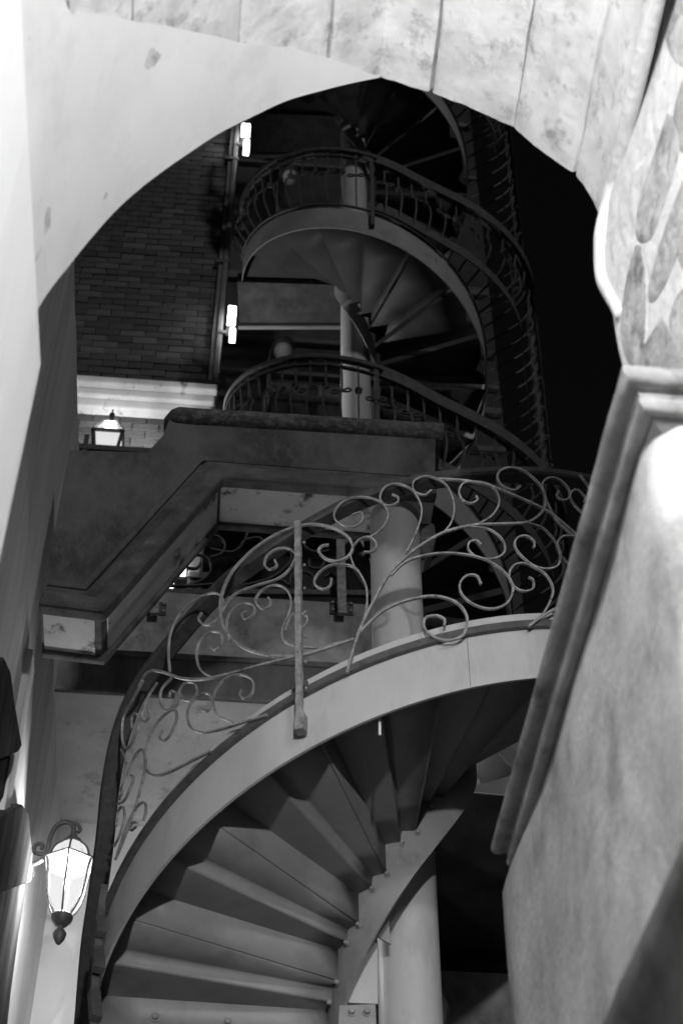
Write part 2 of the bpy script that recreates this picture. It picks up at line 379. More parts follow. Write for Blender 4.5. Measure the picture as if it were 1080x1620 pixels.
# dark base course with a rounded nose, close to the camera
d1, d0 = onZ(1080, 1330, 1.5), onZ(960, 1600, 1.5)
da = Vector((d0[0]-d1[0], d0[1]-d1[1], 0)).normalized(); dl = Vector((da.y, -da.x, 0))
def dp(s, r, z): q = Vector((d1[0], d1[1], 0))+da*s+dl*r; return W(q.x, q.y, z)
DP = [(.20, .06), (.06, .05), (.02, .03), (0, 0), (.004, -.04), (.02, -.07), (.03, -.09), (.03, -3.1)]
vs = [dp(-.7+1.75*i/24, r+.006*noise.noise(Vector((i*.7, z*5, 0))), 1.5+z) for i in range(25) for r, z in DP]; k = len(DP)
fs = [(i*k+j, i*k+j+1, (i+1)*k+j+1, (i+1)*k+j) for i in range(24) for j in range(k-1)] + [tuple(range(k)), tuple(range(24*k, 25*k))]
o = obj('base_course', vs, fs, 'dado', pier); smooth_angle(o, 60); o['label'] = 'dark base course in the lower right corner'

# ------------------------------------------------------------------ left court wall
XL = -.98
a_, b_ = onX(105, 430, XL), onX(125, 715, XL)
HW = b_[2]
cw = thing('courtyard_wall', 'tall streaked grey rendered wall along the left of the court', 'wall')
def wallgrid(name, x, y0, y1, z0, z1, ny, nz, m, parent, amp=.012, th=.35):
    vs = []; fs = []; k = nz+1
    for i in range(ny+1):
        for j in range(nz+1):
            y, z = y0+(y1-y0)*i/ny, z0+(z1-z0)*j/nz
            vs.append(W(x+amp*noise.noise(Vector((y*2.2, z*.5, 1)))+amp*.3*noise.noise(Vector((y*9, z*2, 4))), y, z))
    fs = [(i*k+j, i*k+j+1, (i+1)*k+j+1, (i+1)*k+j) for i in range(ny) for j in range(nz)]
    n0 = len(vs)
    for y, z in ((y0, z0), (y0, z1), (y1, z1), (y1, z0)): vs.append(W(x-th, y, z))
    fs += [tuple(j for j in range(nz+1))[::-1] + (n0, n0+1), tuple(ny*k+j for j in range(nz+1)) + (n0+2, n0+3),
           tuple(i*k+nz for i in range(ny+1)) + (n0+2, n0+1), (n0, n0+1, n0+2, n0+3)]
    o = obj(name, vs, fs, m, parent); smooth_angle(o, 50); return o
wallgrid('wall', XL, 2.52, 8.62, -CZ, HW, 60, 50, 'court', cw)
# pilaster strip below the stair's lower landing
yp0, yp1 = onX(58, 1000, XL+.035)[1], onX(70, 985, XL+.035)[1]
box('pilaster', XL-.02, XL+.035, min(yp0, yp1), min(yp0, yp1)+.16, -CZ, 5.47, 'court', cw, .008)
# window hoods and jambs on the wall (seen almost edge-on)
def onwall(pts, proud, name, m, parent, th=.16):
    ps = [onX(px, py, XL+proud) for px, py in pts]
    return prism(name, [(p[1], p[2]) for p in ps], m, parent, 'x', XL+proud, XL+proud-th, .01)
h1 = onwall([(-30, 1060), (8, 1040), (18, 1062), (24, 1110), (36, 1180), (30, 1190), (-30, 1215)], .07, 'window_hood', 'hood_dark', cw)
h2 = onwall([(-20, 1300), (36, 1272), (46, 1284), (50, 1330), (57, 1384), (50, 1396), (-20, 1420)], .06, 'window_hood', 'hood_dark', cw)
onwall([(-20, 1408), (44, 1392), (30, 1480), (18, 1570), (4, 1700), (-40, 1700)], .03, 'window_jamb', 'hood_dark', cw)
onwall([(-40, 1218), (20, 1194), (8, 1262), (-40, 1290)], .02, 'window_jamb', 'hood_dark', cw)

# ------------------------------------------------------------------ stair parapet (the flying concrete beam)
YB, TB = 5.83, .29
sp = thing('stair_parapet', 'mossy concrete stair parapet with white soffit crossing above the court', 'parapet')
def xz(px, py, y=YB): q = onY(px, py, y); return (q[0], q[2])
bot = [(64, 966), (160, 978), (346, 766), (688, 792)]
top = [(688, 690), (268, 664), (258, 690), (232, 716), (110, 712)]
poly = [xz(*p) for p in bot+top]
o = prism('wall', poly, 'concrete', sp, 'y', YB, YB+TB)
def band(name, off0, off1, y0, y1, m, bv=.008):       # a band that follows the lower edge; offsets in metres square to it
    B = [Vector(xz(*p)) for p in bot]
    def offs(d):
        r = []
        for i, p in enumerate(B):
            a = (B[i]-B[i-1]).normalized() if i else None; c = (B[i+1]-B[i]).normalized() if i < len(B)-1 else None
            na = Vector((-a.y, a.x)) if a is not None else None; nc = Vector((-c.y, c.x)) if c is not None else None
            if na is None: r.append(p+nc*d)
            elif nc is None: r.append(p+na*d)
            else:
                b = (na+nc).normalized(); r.append(p+b*(d/b.dot(na)))
        return r
    lo, hi = offs(off0), offs(off1)
    return prism(name, [tuple(p) for p in lo]+[tuple(p) for p in hi[::-1]], m, sp, 'y', y0, y1, bv)
band('lower_moulding', -.035, .060, YB-.085, YB-.004, 'concrete_trim', .018)
band('cyma_moulding', .063, .125, YB-.050, YB-.003, 'concrete_trim', .02)
band('fillet', .150, .185, YB-.022, YB-.002, 'concrete', .008)
band('rear_edge', -.028, .03, YB+TB-.03, YB+TB+.012, 'concrete_trim', .01)
# white soffit panels, inset from the dirty edges
Bq = [Vector(xz(*p)) for p in bot]
def soffit(i, t0, t1, y0, y1):
    a, b = Bq[i], Bq[i+1]; d = (b-a).normalized(); nn = Vector((-d.y, d.x))
    p, q = a+(b-a)*t0, a+(b-a)*t1
    poly = [tuple(p-nn*.008), tuple(q-nn*.008), tuple(q+nn*.03), tuple(p+nn*.03)]
    return prism('soffit_panel', poly, 'soffit', sp, 'y', y0, y1)
soffit(0, .05, .90, YB-.002, YB+TB-.034); soffit(1, .045, .985, YB-.002, YB+TB-.034); soffit(2, .012, .995, YB-.002, YB+TB-.034)
# coping on top: a roll over the parapet
cp = [xz(268, 664), xz(690, 690)]
cpa, cpb = Vector((cp[0][0]-.03, cp[0][1])), Vector((cp[1][0]+.035, cp[1][1]))
pts = [W(cpa.x+(cpb.x-cpa.x)*i/40, YB+TB/2, cpa.y+(cpb.y-cpa.y)*i/40+.03+.005*noise.noise(Vector((i*.3, 0, 0)))) for i in range(41)]
sec = [(-.185, -.03), (-.195, .0), (-.19, .025), (-.175, .045), (-.14, .055), (.14, .055), (.175, .045), (.19, .025), (.195, 0), (.185, -.03), (.155, -.055), (-.155, -.055)]
M['concrete_top'] = mat('weathered concrete coping', .05, .14, 4, .95, .7, 45, third=(.32, 26, .48, .75), stretch=(1, 1, 1.5), detail=12)
o = sweep('coping', pts, sec, 'concrete_top', sp, taper=lambda a: .6+.4*min(1, a/.05)**.5); smooth_angle(o, 50)
# end bracket under the right end
e = xz(690, 792); prism('end_bracket', [(e[0]-.10, e[1]+.01), (e[0]+.015, e[1]+.01), (e[0]+.015, e[1]-.10), (e[0]-.01, e[1]-.22), (e[0]-.05, e[1]-.27), (e[0]-.085, e[1]-.20)], 'concrete_trim', sp, 'y', YB+.16, YB+TB-.01, .02)

# ------------------------------------------------------------------ terrace behind, with its back wall
YT = 7.38
zt_top = onY(330, 940, YT)[2]; zt_led = onY(330, 1045, YT)[2]; zt_bot = onY(200, 1102, YT)[2]
terr = thing('terrace', 'stained balcony terrace with pale ceiling behind the spiral stair', 'balcony')
XR = .90
box('fascia', XL-.01, XR, YT, YT+.25, zt_led, zt_top, 'fascia', terr, .01)
box('cornice_band', XL-.01, XR, YT-.02, YT+.26, zt_bot+.02, zt_led-.003, 'fascia_dark', terr, .01)
box('ledge', XL-.01, XR+.03, YT-.045, YT-.022, zt_led-.03, zt_led+.005, 'fascia_dark', terr, .008)
box('ceiling', XL-.02, XR, YT-.002, 8.62, zt_bot, zt_bot+.16, 'ceiling', terr)
box('edge_bead', XL-.01, XR, YT-.035, YT-.004, zt_bot-.004, zt_bot+.035, 'fascia_dark', terr, .01)
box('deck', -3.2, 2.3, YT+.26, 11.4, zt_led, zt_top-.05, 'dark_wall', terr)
YBK = onZ(200, 1306, zt_bot)[1]
bw_ = box('back_wall', XL-.3, .6, YBK, YBK+.3, -CZ, zt_bot+.05, 'white', None); tag(bw_, 'bright plaster wall under the balcony behind the wall lantern', 'wall')
# dark back wall low on the right, with plinth
pl = thing('cellar_wall', 'dark brick wall with stained plinth low behind the column', 'wall')
yc = 10.4
zp = onY(750, 1552, yc)[2]
box('plinth', .62, 3.4, yc-.12, yc+.2, -CZ, zp, 'fascia', pl, .01)
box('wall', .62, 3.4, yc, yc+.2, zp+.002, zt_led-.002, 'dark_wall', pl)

# ------------------------------------------------------------------ terrace railing (scrolls against the dark)
tr = thing('terrace_railing', 'dark scrolled iron railing on the balcony edge', 'railing')
YR = YT+.06
def plane_ribbon(pts_px, y, name, parent, m='iron_far', w1=.012, w2=.02, st=5):
    P = catmull([W(*onY(px, py, y)) for px, py in pts_px], st)
    return sweep(name, P, rect(w1, w2), m, parent, up=W(0, -1, 0)-W(0, 0, 0))
c5 = lambda L: [(120+x/2.25, 780+y/2.25) for x, y in L]
TS = [[(480, 230), (520, 215), (530, 180), (505, 155), (475, 160), (462, 190)], [(480, 200), (560, 210), (600, 170), (620, 110)],
      [(400, 330), (450, 310), (480, 275), (470, 235), (430, 220), (400, 240), (400, 265), (430, 268), (445, 250)],
      [(585, 195), (600, 170), (650, 160), (680, 180), (720, 170), (760, 190), (765, 240), (740, 270), (700, 300), (640, 320), (560, 335)],
      [(640, 240), (660, 215), (690, 225), (690, 255), (660, 262), (650, 245)], [(700, 180), (730, 165), (760, 180), (770, 215)],
      [(815, 150), (815, 190), (850, 210), (900, 205), (920, 170), (890, 140), (850, 145)], [(830, 240), (835, 265), (870, 268), (885, 245)],
      [(760, 330), (770, 290), (810, 280), (845, 300), (840, 340), (805, 350)], [(850, 330), (900, 345), (925, 320), (910, 290), (885, 300)],
      [(940, 260), (980, 270), (1010, 310), (1030, 340)], [(560, 340), (640, 335), (720, 310), (760, 330)], [(330, 330), (420, 330), (500, 325), (570, 335)]]
for L in TS: plane_ribbon(c5(L), YR, 'scroll', tr)
plane_ribbon([(230, 938), (420, 938), (600, 940)], YR, 'bottom_bar', tr, 'iron_dark', .04, .03)
plane_ribbon([(230, 740), (420, 741), (600, 743)], YR, 'top_bar', tr, 'iron_dark', .03, .04)
for px in (541, 245):
    P = [W(*onY(px-6, 740, YT-.05)), W(*onY(px, 972, YT-.05))]
    po = sweep('post', P, rect(.055, .03), 'iron', tr, up=W(0, -1, 0)-W(0, 0, 0)); bevel(po, .004)
    q = onY(px, 958, YT-.03)
    pb = box('base_plate', q[0]-.07, q[0]+.07, YT-.012, YT+.004, q[2]-.05, q[2]+.05, 'iron_dark', po)
    for sx in (-.055, .055):
        for sz in (-.03, .03): lathe('bolt', W(q[0]+sx, YT-.016, q[2]+sz), [(.001, -.010), (.012, -.008), (.012, .008), (.001, .010)], 'iron', po, 6, False)
# boxy lamp glimpsed through the railing
bl = thing('box_lamp', 'small lit box lamp glimpsed through the balcony railing', 'lamp')
def pxbox(name, x0, x1, y0, y1, yy, d, m, parent):
    a, b = onY(x0, y1, yy), onY(x1, y0, yy); return box(name, a[0], b[0], yy, yy+d, a[2], b[2], m, parent, .004)
pxbox('lit_face', 283, 297, 872, 905, 7.9, .04, 'glow_box', bl)
pxbox('housing', 298, 321, 842, 905, 7.92, .10, 'globe', bl)
pxbox('lower_lens', 262, 276, 912, 924, 7.95, .04, 'glow_box', bl)
pxbox('bracket', 272, 330, 905, 911, 7.96, .03, 'iron_dark', bl)
q = onY(300, 905, 7.97); box('stem', q[0]-.01, q[0]+.01, 7.97, 7.99, zt_top-.06, q[2], 'iron_dark', bl)

# ------------------------------------------------------------------ near spiral staircase
R0 = 1.25; CX, CY = .273, 6.012; ZB = 4.066; KH = .517; T270 = 1.5*pi
HS, RI = .262, .330
near = thing('spiral_staircase', 'pale grey steel spiral staircase with scrolled iron railing in front', 'staircase')
def hp(th, r, z): return Vector((CX+r*cos(th), CY+r*sin(th), z+CZ))
def hz(th): return ZB+KH*(th-T270)
TH0, DTH, ZT, OD = 3.457, .1912, 3.3353*1.25, .0445
TH_END = radians(446); TH_START = T270-(ZB+CZ-.02)/KH
def helix_plate(name, ra, rb, z0, z1, m, parent, th0, th1, n, zf=hz, cxy=None, sgn=1):
    vs = []
    ox, oy = cxy or (CX, CY)
    for i in range(n+1):
        t = th0+(th1-th0)*i/n; z = zf(t)
        for r, dz in ((ra, z0), (rb, z0), (rb, z1), (ra, z1)): vs.append((ox+r*cos(t), oy+r*sin(t), max(z+dz+CZ, .0)))
    fs = [(i*4+j, i*4+(j+1) % 4, (i+1)*4+(j+1) % 4, (i+1)*4+j) for i in range(n) for j in range(4)]+[(0, 1, 2, 3), (n*4, n*4+1, n*4+2, n*4+3)]
    o = obj(name, vs, fs, m, parent); smooth_angle(o, 50); return o
ZC = onY(620, 775, YB+.1)[2]
lathe('column', Vector((CX, CY, 0)), [(.127, 0), (.127, 3), (.127, 5), (.127, Bq[2].y+CZ-.004)], 'paint', near, 40)
for ta, tb in ((TH_START, radians(200)), (radians(200), radians(279.5)), (radians(279.6), TH_END)):
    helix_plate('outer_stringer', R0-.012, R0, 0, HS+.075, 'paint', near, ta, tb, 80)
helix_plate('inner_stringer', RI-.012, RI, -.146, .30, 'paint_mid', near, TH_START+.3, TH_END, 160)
helix_plate('base_bar', R0+.002, R0+.024, HS-.012, HS+.022, 'iron_dark', near, TH_START+.1, TH_END, 200)
# treads: a folded plate of two risers each
def folded(name, prof, ra, rb, nr, m, parent, cx, cy, th=.010):
    vs = []; fs = []; k = len(prof)
    for i in range(nr+1):
        r = ra+(rb-ra)*i/nr
        for t, ds, z in prof: a = t+ds/r; vs.append((cx+r*cos(a), cy+r*sin(a), z+CZ))
    fs = [(i*k+j, i*k+j+1, (i+1)*k+j+1, (i+1)*k+j) for i in range(nr) for j in range(k-1)]
    o = obj(name, vs, fs, m, parent); smooth_angle(o, 35)
    s = o.modifiers.new('thickness', 'SOLIDIFY'); s.thickness = th; s.offset = 0; return o
def bolt(p, axis, parent, r=.014, m='paint_dark'):
    axis = axis.normalized(); q = axis.to_track_quat('Z', 'Y'); vs = []
    for rr, h in ((r*1.5, 0), (r*1.5, .003), (r, .003), (r, .014), (r*.7, .017)):
        for i in range(8): vs.append(p+q @ Vector((rr*cos(i*pi/4), rr*sin(i*pi/4), h)))
    fs = [(j*8+i, j*8+(i+1) % 8, (j+1)*8+(i+1) % 8, (j+1)*8+i) for j in range(4) for i in range(8)]+[tuple(range(32, 40))]
    return obj('bolt', vs, fs, m, parent)
def lip(n): return ZT+KH*(TH0+DTH*n-T270)-(OD if n % 2 else 0)
n0 = -int((TH0-TH_START)/DTH)+2; n0 -= (n0 % 2 == 0)
bolt_tread = None
for n in range(n0, 29, 2):                  # n odd: crisp lapped riser; n+1 even: folded riser with a round lip
    if TH0+DTH*(n+2) > TH_END: break
    t1, t2, t3 = TH0+DTH*n, TH0+DTH*(n+1), TH0+DTH*(n+2)
    z1, z2, z3 = lip(n), lip(n+1), lip(n+2)
    pr_ = [(t1, 0, z1), (t1, 0, z2-.004)]
    for q in range(4):                      # rounded lip of the folded riser
        a = q/3*pi/2; pr_.append((t2, -.006+.006*sin(a), z2+.006*(1-cos(a))))
    for q in range(9):                      # long sweep from the riser into the under-side of the tread
        a = q/8*pi/2; pr_.append((t2+.16*DTH*(1-cos(a)), 0, z2+.010+(z3-z2-.010)*sin(a)))
    pr_.append((t3, -.004, z3))
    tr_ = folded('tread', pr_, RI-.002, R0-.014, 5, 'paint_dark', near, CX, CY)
    if n == -1: bolt_tread = tr_
    for q, tq, zq in ((0, t1, z1), (1, t2, z2)):
        bolt(hp(tq+.03, RI+.004, zq-.015), Vector((cos(tq), sin(tq), 0)), tr_, .009)
# bolts on the lowest riser in view
tb = TH0-DTH
if bolt_tread:
    for r in (.46, .72, 1.0):
        bolt(hp(tb+.008/r, r, lip(-1)+.055), Vector((-sin(tb), cos(tb), 0)), bolt_tread)
# cross plate and bracket that tie the inner stringer to the column
q = hp(radians(236), .127, 0)
def pxplate(name, pts, y, th, m, parent):
    P = [onY(px, py, y) for px, py in pts]; return prism(name, [(p[0], p[2]) for p in P], m, parent, 'y', y, y+th, .003)
yb = 5.80
pxplate('bracket', [(553, 1500), (590, 1452), (597, 1500), (598, 1588), (551, 1586)], yb, .012, 'paint', near)
pxplate('bracket', [(588, 1476), (614, 1442), (618, 1494)], yb-.03, .012, 'paint_dark', near)
bp_ = pxplate('splice_plate', [(536, 1590), (594, 1588), (600, 1720), (530, 1720)], yb-.02, .012, 'paint_dark', near)
for px in (556, 580): bolt(W(*onY(px, 1601, yb-.022)), W(0, -1, 0)-W(0, 0, 0), bp_, .013)

def onCyl(px, py, R):
    d = ray(px, py); a = d.x*d.x+d.y*d.y; b = -2*(d.x*CX+d.y*CY); c = CX*CX+CY*CY-R*R
    disc = b*b-4*a*c
    t = (-b-sqrt(max(disc, 0)))/(2*a)
    return Vector((d.x*t, d.y*t, d.z*t+CZ))
onCyl0 = onCyl
dq0, dq1 = onCyl0(600, 1128, 1.20), onCyl0(601, 1163, 1.20)
sweep('paint_drip', [Vector((dq0.x, dq0.y, dq0.z)), Vector((dq0.x, dq0.y, dq1.z))], circ(.005, 6), 'white', near, up=Vector((0, -1, 0)))
# railing: the scrolls lie on a cylinder just outside the stringer
RS = 1.285
def radial(p): v = Vector((p.x-CX, p.y-CY, 0)); return v.normalized()
c4 = lambda L: [(480+x/2.25, 720+y/2.25) for x, y in L]
c7 = lambda L: [(140+x/2.16, 1080+y/2.16) for x, y in L]
SCR = [(c4, 1.7, [(155, 775), (175, 700), (195, 640), (215, 590), (250, 520), (300, 430), (350, 375), (420, 320), (500, 275), (600, 250), (700, 245), (790, 240), (835, 215), (855, 185), (856, 140), (830, 95), (780, 55), (730, 45), (695, 60), (690, 90), (715, 115), (750, 125), (770, 110)]),
 (c4, 1.8, [(480, 85), (560, 90), (650, 105), (740, 140), (850, 190), (920, 240), (1010, 320)]),
 (c4, 1.1, [(500, 275), (525, 240), (535, 190), (525, 140), (500, 100), (460, 80), (425, 77), (392, 95), (393, 128), (430, 142), (455, 125)]),
 (c4, 1.1, [(350, 375), (385, 310), (410, 250), (420, 200), (410, 160), (380, 120), (330, 103), (290, 115), (272, 150), (285, 175), (310, 180), (335, 168), (335, 150), (315, 140)]),
 (c4, 1.2, [(622, 245), (665, 220), (692, 180), (690, 140), (660, 105), (610, 95), (570, 100), (552, 130), (565, 160), (595, 172), (618, 160), (612, 145)]),
 (c4, 1.2, [(595, 255), (660, 265), (705, 300), (715, 340), (690, 365), (650, 370), (610, 360), (585, 335), (590, 310), (615, 305), (630, 320)]),
 (c4, 1.3, [(310, 430), (350, 390), (400, 365), (480, 350), (560, 352), (640, 370), (700, 405), (738, 450), (742, 490), (720, 530), (670, 548), (610, 535), (565, 500), (555, 460), (580, 430), (615, 430), (630, 460)]),
 (c4, 1.6, [(190, 645), (230, 600), (290, 550), (360, 520), (440, 503), (500, 508), (550, 530), (580, 575), (575, 625), (555, 650), (500, 660), (450, 640), (428, 610), (435, 580), (470, 572), (500, 585), (500, 610)]),
 (c4, 1.2, [(790, 240), (850, 260), (895, 310), (912, 350), (905, 390), (870, 405), (820, 395), (770, 355), (750, 320), (760, 295), (790, 288), (818, 305), (818, 330)]),
 (c4, 1.2, [(800, 608), (850, 565), (880, 510), (885, 470), (860, 425), (820, 400), (780, 385), (745, 395), (730, 430), (750, 470), (785, 485), (815, 475), (815, 445), (800, 435)]),
 (c4, 1.2, [(960, 290), (905, 240), (870, 180), (848, 120), (855, 90), (885, 80), (920, 95), (945, 130), (940, 155), (915, 160), (900, 145), (905, 128)]),
 (c4, 1.2, [(1040, 230), (990, 205), (950, 160), (952, 130), (975, 125), (1000, 150), (998, 165)]),
 (c4, 1.2, [(1000, 300), (965, 290), (920, 290), (900, 320), (915, 360), (950, 395)]),
 (c4, 1.6, [(800, 610), (840, 580), (900, 545), (980, 520)]),
 (c4, 1.4, [(980, 70), (1000, 95), (1030, 140), (1070, 190)]),
 (c4, 1.0, [(230, 295), (265, 275), (295, 240), (298, 200), (270, 165), (220, 150), (165, 155), (125, 180), (109, 220), (135, 250), (180, 255), (210, 232), (205, 205), (175, 212)]),
 (c4, 1.2, [(192, 640), (222, 560), (225, 480), (205, 430), (180, 400), (140, 390), (90, 395), (50, 425), (40, 460), (70, 478), (95, 465), (100, 440)]),
 (c4, 1.0, [(182, 402), (168, 360), (175, 330), (200, 300), (235, 292), (258, 315), (250, 342), (215, 345)]),
 (c5, 1.7, [(990, 520), (900, 550), (820, 575), (740, 582), (650, 570), (580, 540), (535, 490), (515, 430), (520, 360), (550, 290), (600, 230), (660, 180), (740, 135), (830, 112), (900, 120), (960, 150), (985, 190), (970, 225), (930, 243), (890, 235), (865, 210), (875, 190), (900, 185)]),
 (c5, 1.1, [(940, 530), (880, 550), (800, 548), (745, 530), (735, 490), (755, 440), (768, 390), (750, 345), (710, 328), (665, 345), (640, 380), (655, 408), (680, 410), (695, 390), (685, 372)]),
 (c5, 1.0, [(550, 530), (537, 470), (550, 425), (590, 395), (625, 395), (638, 415), (625, 440), (600, 450), (592, 432), (610, 420)]),
 (c5, 1.2, [(520, 420), (560, 365), (640, 330), (720, 305), (765, 265), (780, 220), (755, 198), (715, 200), (680, 225), (672, 255), (690, 272), (715, 260), (708, 238)]),
 (c5, 1.0, [(745, 490), (770, 435), (800, 425), (825, 445), (815, 475), (795, 485)]),
 (c5, 1.2, [(335, 635), (330, 560), (340, 490), (370, 430), (420, 385), (480, 357), (515, 365), (525, 395), (510, 440), (480, 468), (450, 465), (437, 445), (450, 425)]),
 (c5, 1.1, [(490, 658), (445, 630), (430, 580), (440, 530), (480, 495), (515, 500), (520, 530), (500, 558), (480, 550)]),
 (c5, 1.7, [(225, 690), (245, 650), (275, 632), (320, 640), (380, 660), (460, 662), (560, 640), (660, 612), (770, 585), (860, 560), (990, 520)]),
 (c5, 1.1, [(560, 818), (505, 790), (488, 740), (505, 690), (545, 655), (595, 648), (630, 670), (630, 710), (605, 732), (585, 720), (590, 700)]),
 (c5, 1.2, [(680, 790), (600, 815), (520, 840), (450, 852), (410, 835), (397, 790), (410, 750), (440, 720), (475, 715), (485, 745), (470, 775), (450, 772)]),
 (c5, 1.1, [(345, 655), (305, 700), (303, 750), (325, 774), (350, 750), (358, 715), (340, 705), (332, 728)]),
 (c5, 1.0, [(345, 775), (365, 745), (370, 700), (395, 675), (425, 680), (430, 715), (410, 738), (385, 735), (375, 715)]),
 (c5, 1.3, [(480, 920), (400, 960), (330, 995), (280, 1005), (250, 980), (250, 920), (270, 850), (310, 795), (350, 770), (360, 800), (340, 855), (315, 882), (300, 870), (310, 845)]),
 (c5, 1.2, [(290, 675), (255, 730), (235, 790), (245, 815), (262, 795), (258, 770)]),
 (c5, 1.3, [(240, 670), (200, 740), (170, 800), (165, 870), (180, 910), (205, 880), (225, 820), (215, 785), (200, 800), (200, 840)]),
 (c7, 1.3, [(92, 605), (120, 540), (160, 430), (185, 340), (196, 270), (185, 228), (160, 250), (135, 310), (118, 370), (104, 400)]),
 (c7, 1.2, [(95, 600), (120, 520), (140, 470), (170, 420), (193, 410), (197, 440), (188, 472)]),
 (c7, 1.1, [(88, 560), (108, 520), (124, 460), (118, 424), (102, 440), (96, 490)]),
 (c7, 1.2, [(100, 415), (125, 400), (148, 350), (155, 325), (145, 315)]),
 (c7, 1.1, [(112, 228), (128, 262), (124, 330), (108, 372)]),
 (c7, 1.2, [(165, 490), (145, 505), (148, 480), (168, 478)])]
for f_, wd, L in SCR:
    P = catmull([onCyl(px, py, RS) for px, py in f_(L)], 5)
    sweep('scroll', P, rect(.0060*wd, .010), 'iron', near, up=radial)
# curled ends as small balls are too small; handrail
RR = 1.235
hr_px = [(930, 763), (850, 752), (760, 753), (660, 765), (560, 797), (470, 846), (400, 893), (350, 932), (270, 1022), (222, 1088)]
hl_px = [(193, 1155), (176, 1235), (166, 1330), (154, 1420), (143, 1500), (133, 1620), (124, 1740)]
H = [onCyl(px, py, RR) for px, py in hr_px[:7]]
ths = atan2(H[0].y-CY, H[0].x-CX) % (2*pi); zr = H[0].z
up_path = [Vector((CX+RR*cos(t), CY+RR*sin(t), zr+KH*(t-ths))) for t in [ths+i*.12 for i in range(30, 0, -1)] if t < TH_END]
low = []; lp = [hr_px[6]]+hr_px[7:]+hl_px; acc = 0; ya = H[-1].y      # lower flight: the rail swings round to the left and back
tot_ = sum(math.dist(a, b) for a, b in zip(lp[:-1], lp[1:]))
for a, b in zip(lp[:-1], lp[1:]):
    acc += math.dist(a, b); d = ray(*b); y = ya+(6.62-ya)*(acc/tot_)**.9; t = y/d.y; low.append(Vector((d.x*t, y, d.z*t+CZ)))
tail = [low[-1]+Vector((.02*i, .14*i, -.24*i)) for i in range(1, 5)]
rail_pts = catmull(up_path[::2]+H+low+tail, 6)
o = sweep('handrail', rail_pts, [(-.012, -.040), (.012, -.040), (.020, -.030), (.020, .030), (.012, .040), (-.012, .040), (-.020, .030), (-.020, -.030)], 'rail', near, up=radial); smooth_angle(o, 30)
# second flat bar under the rail at the lower left, and the newel-like balusters there
o = sweep('baluster', catmull([onCyl(px, py, RS) for px, py in [(166, 1400), (160, 1440), (157, 1480), (152, 1530), (148, 1640)]], 4), rect(.012, .03), 'iron_dark', near, up=radial)
for a in ((158, 1452, 160, 1478), (155, 1500, 157, 1535), (149, 1570, 152, 1612)):
    sweep('baluster_collar', [onCyl(a[0], a[1], RS), onCyl((a[0]+a[2])/2, (a[1]+a[3])/2, RS), onCyl(a[2], a[3], RS)], rect(.03, .04), 'iron_dark', near, up=radial)
# the post: twisted square bar that runs down over the stringer to a foot
P0, P1 = onCyl(471, 826, RS+.02), onCyl(474, 1148, RS+.02)
vs = []; fs = []; n = 120
for i in range(n+1):
    p = P0.lerp(P1, i/n); u = radial(p); s = Vector((-u.y, u.x, 0)); a = i*.42; h = .0145+.0006*sin(i*1.3)
    for q in range(4):
        b = pi/4+q*pi/2+.10*sin(a); vs.append(p+s*(h*1.2*cos(b))+u*(h*sin(b)))
fs = [(i*4+j, i*4+(j+1) % 4, (i+1)*4+(j+1) % 4, (i+1)*4+j) for i in range(n) for j in range(4)]+[(0, 1, 2, 3), (n*4, n*4+1, n*4+2, n*4+3)]
po = obj('post', vs, fs, 'iron', near)
u = radial(P1); s = Vector((-u.y, u.x, 0))
def lb(name, c, hx, hy, hz_, m, parent):
    vs = [c+s*a*hx+u*b*hy+Vector((0, 0, d*hz_)) for a in (-1, 1) for b in (-1, 1) for d in (-1, 1)]
    return bevel(obj(name, vs, BOXF, m, parent), .004)
lb('foot', P1+Vector((0, 0, .02))-u*.012, .019, .022, .040, 'iron', po)
lb('strap', onCyl(474, 1083, RS)-u*.006, .030, .012, .016, 'iron_dark', po)
for k in range(7):
    p = P0.lerp(P1, .12+.12*k)+s*.026; lathe('stud', p, [(.001, -.006), (.006, -.003), (.006, .003), (.001, .006)], 'iron', po, 8)

# ------------------------------------------------------------------ far spiral staircase
FX, FY, FR, FK, FZ, FH = .165, 9.05, 1.075, -.479, 11.966, .30
far = thing('spiral_staircase', 'dark spiral staircase tower rising behind the concrete parapet', 'staircase')
def fz(t): return FZ+FK*(t-T270)
def fp(t, r, z): return Vector((FX+r*cos(t), FY+r*sin(t), z+CZ))
T_LO = T270+(FZ-zt_top)/abs(FK); T_HI = T270-radians(640)
lathe('column', Vector((FX-.045, FY, 0)), [(.127, zt_top+CZ-.05), (.127, 12), (.127, 17), (.127, 24)], 'paint', far, 32)
flights = []                                  # each turn: from the landing (182 deg) down round the front to the right and back
LAND = radians(182); SPAN = radians(248)
for k in range(-2, 3):
    a0 = LAND+2*pi*k; a1 = min(a0+SPAN, T_LO)
    if a1 > a0+.2 and fz(a0) < 22: flights.append((a0, a1))
DF = radians(22.5)
def flare(t):
    a = (math.degrees(t)-270) % 360
    if a > 200: a = a-360
    x = max(0, min(1, (a-22)/60)); return .40*x*x*(3-2*x)
RH = .86; bi = 0
def fpath(t, r, z):                           # circle round the front, then straight back past the right-hand side
    a = (math.degrees(t)-182) % 360
    if a <= 172: return fp(t, r, z)
    e = fp(radians(354), r, z); d = Vector((-sin(radians(354)), cos(radians(354)), 0)); return e+d*(radians(a-172)*FR)+Vector((.05*radians(a-172), 0, 0))
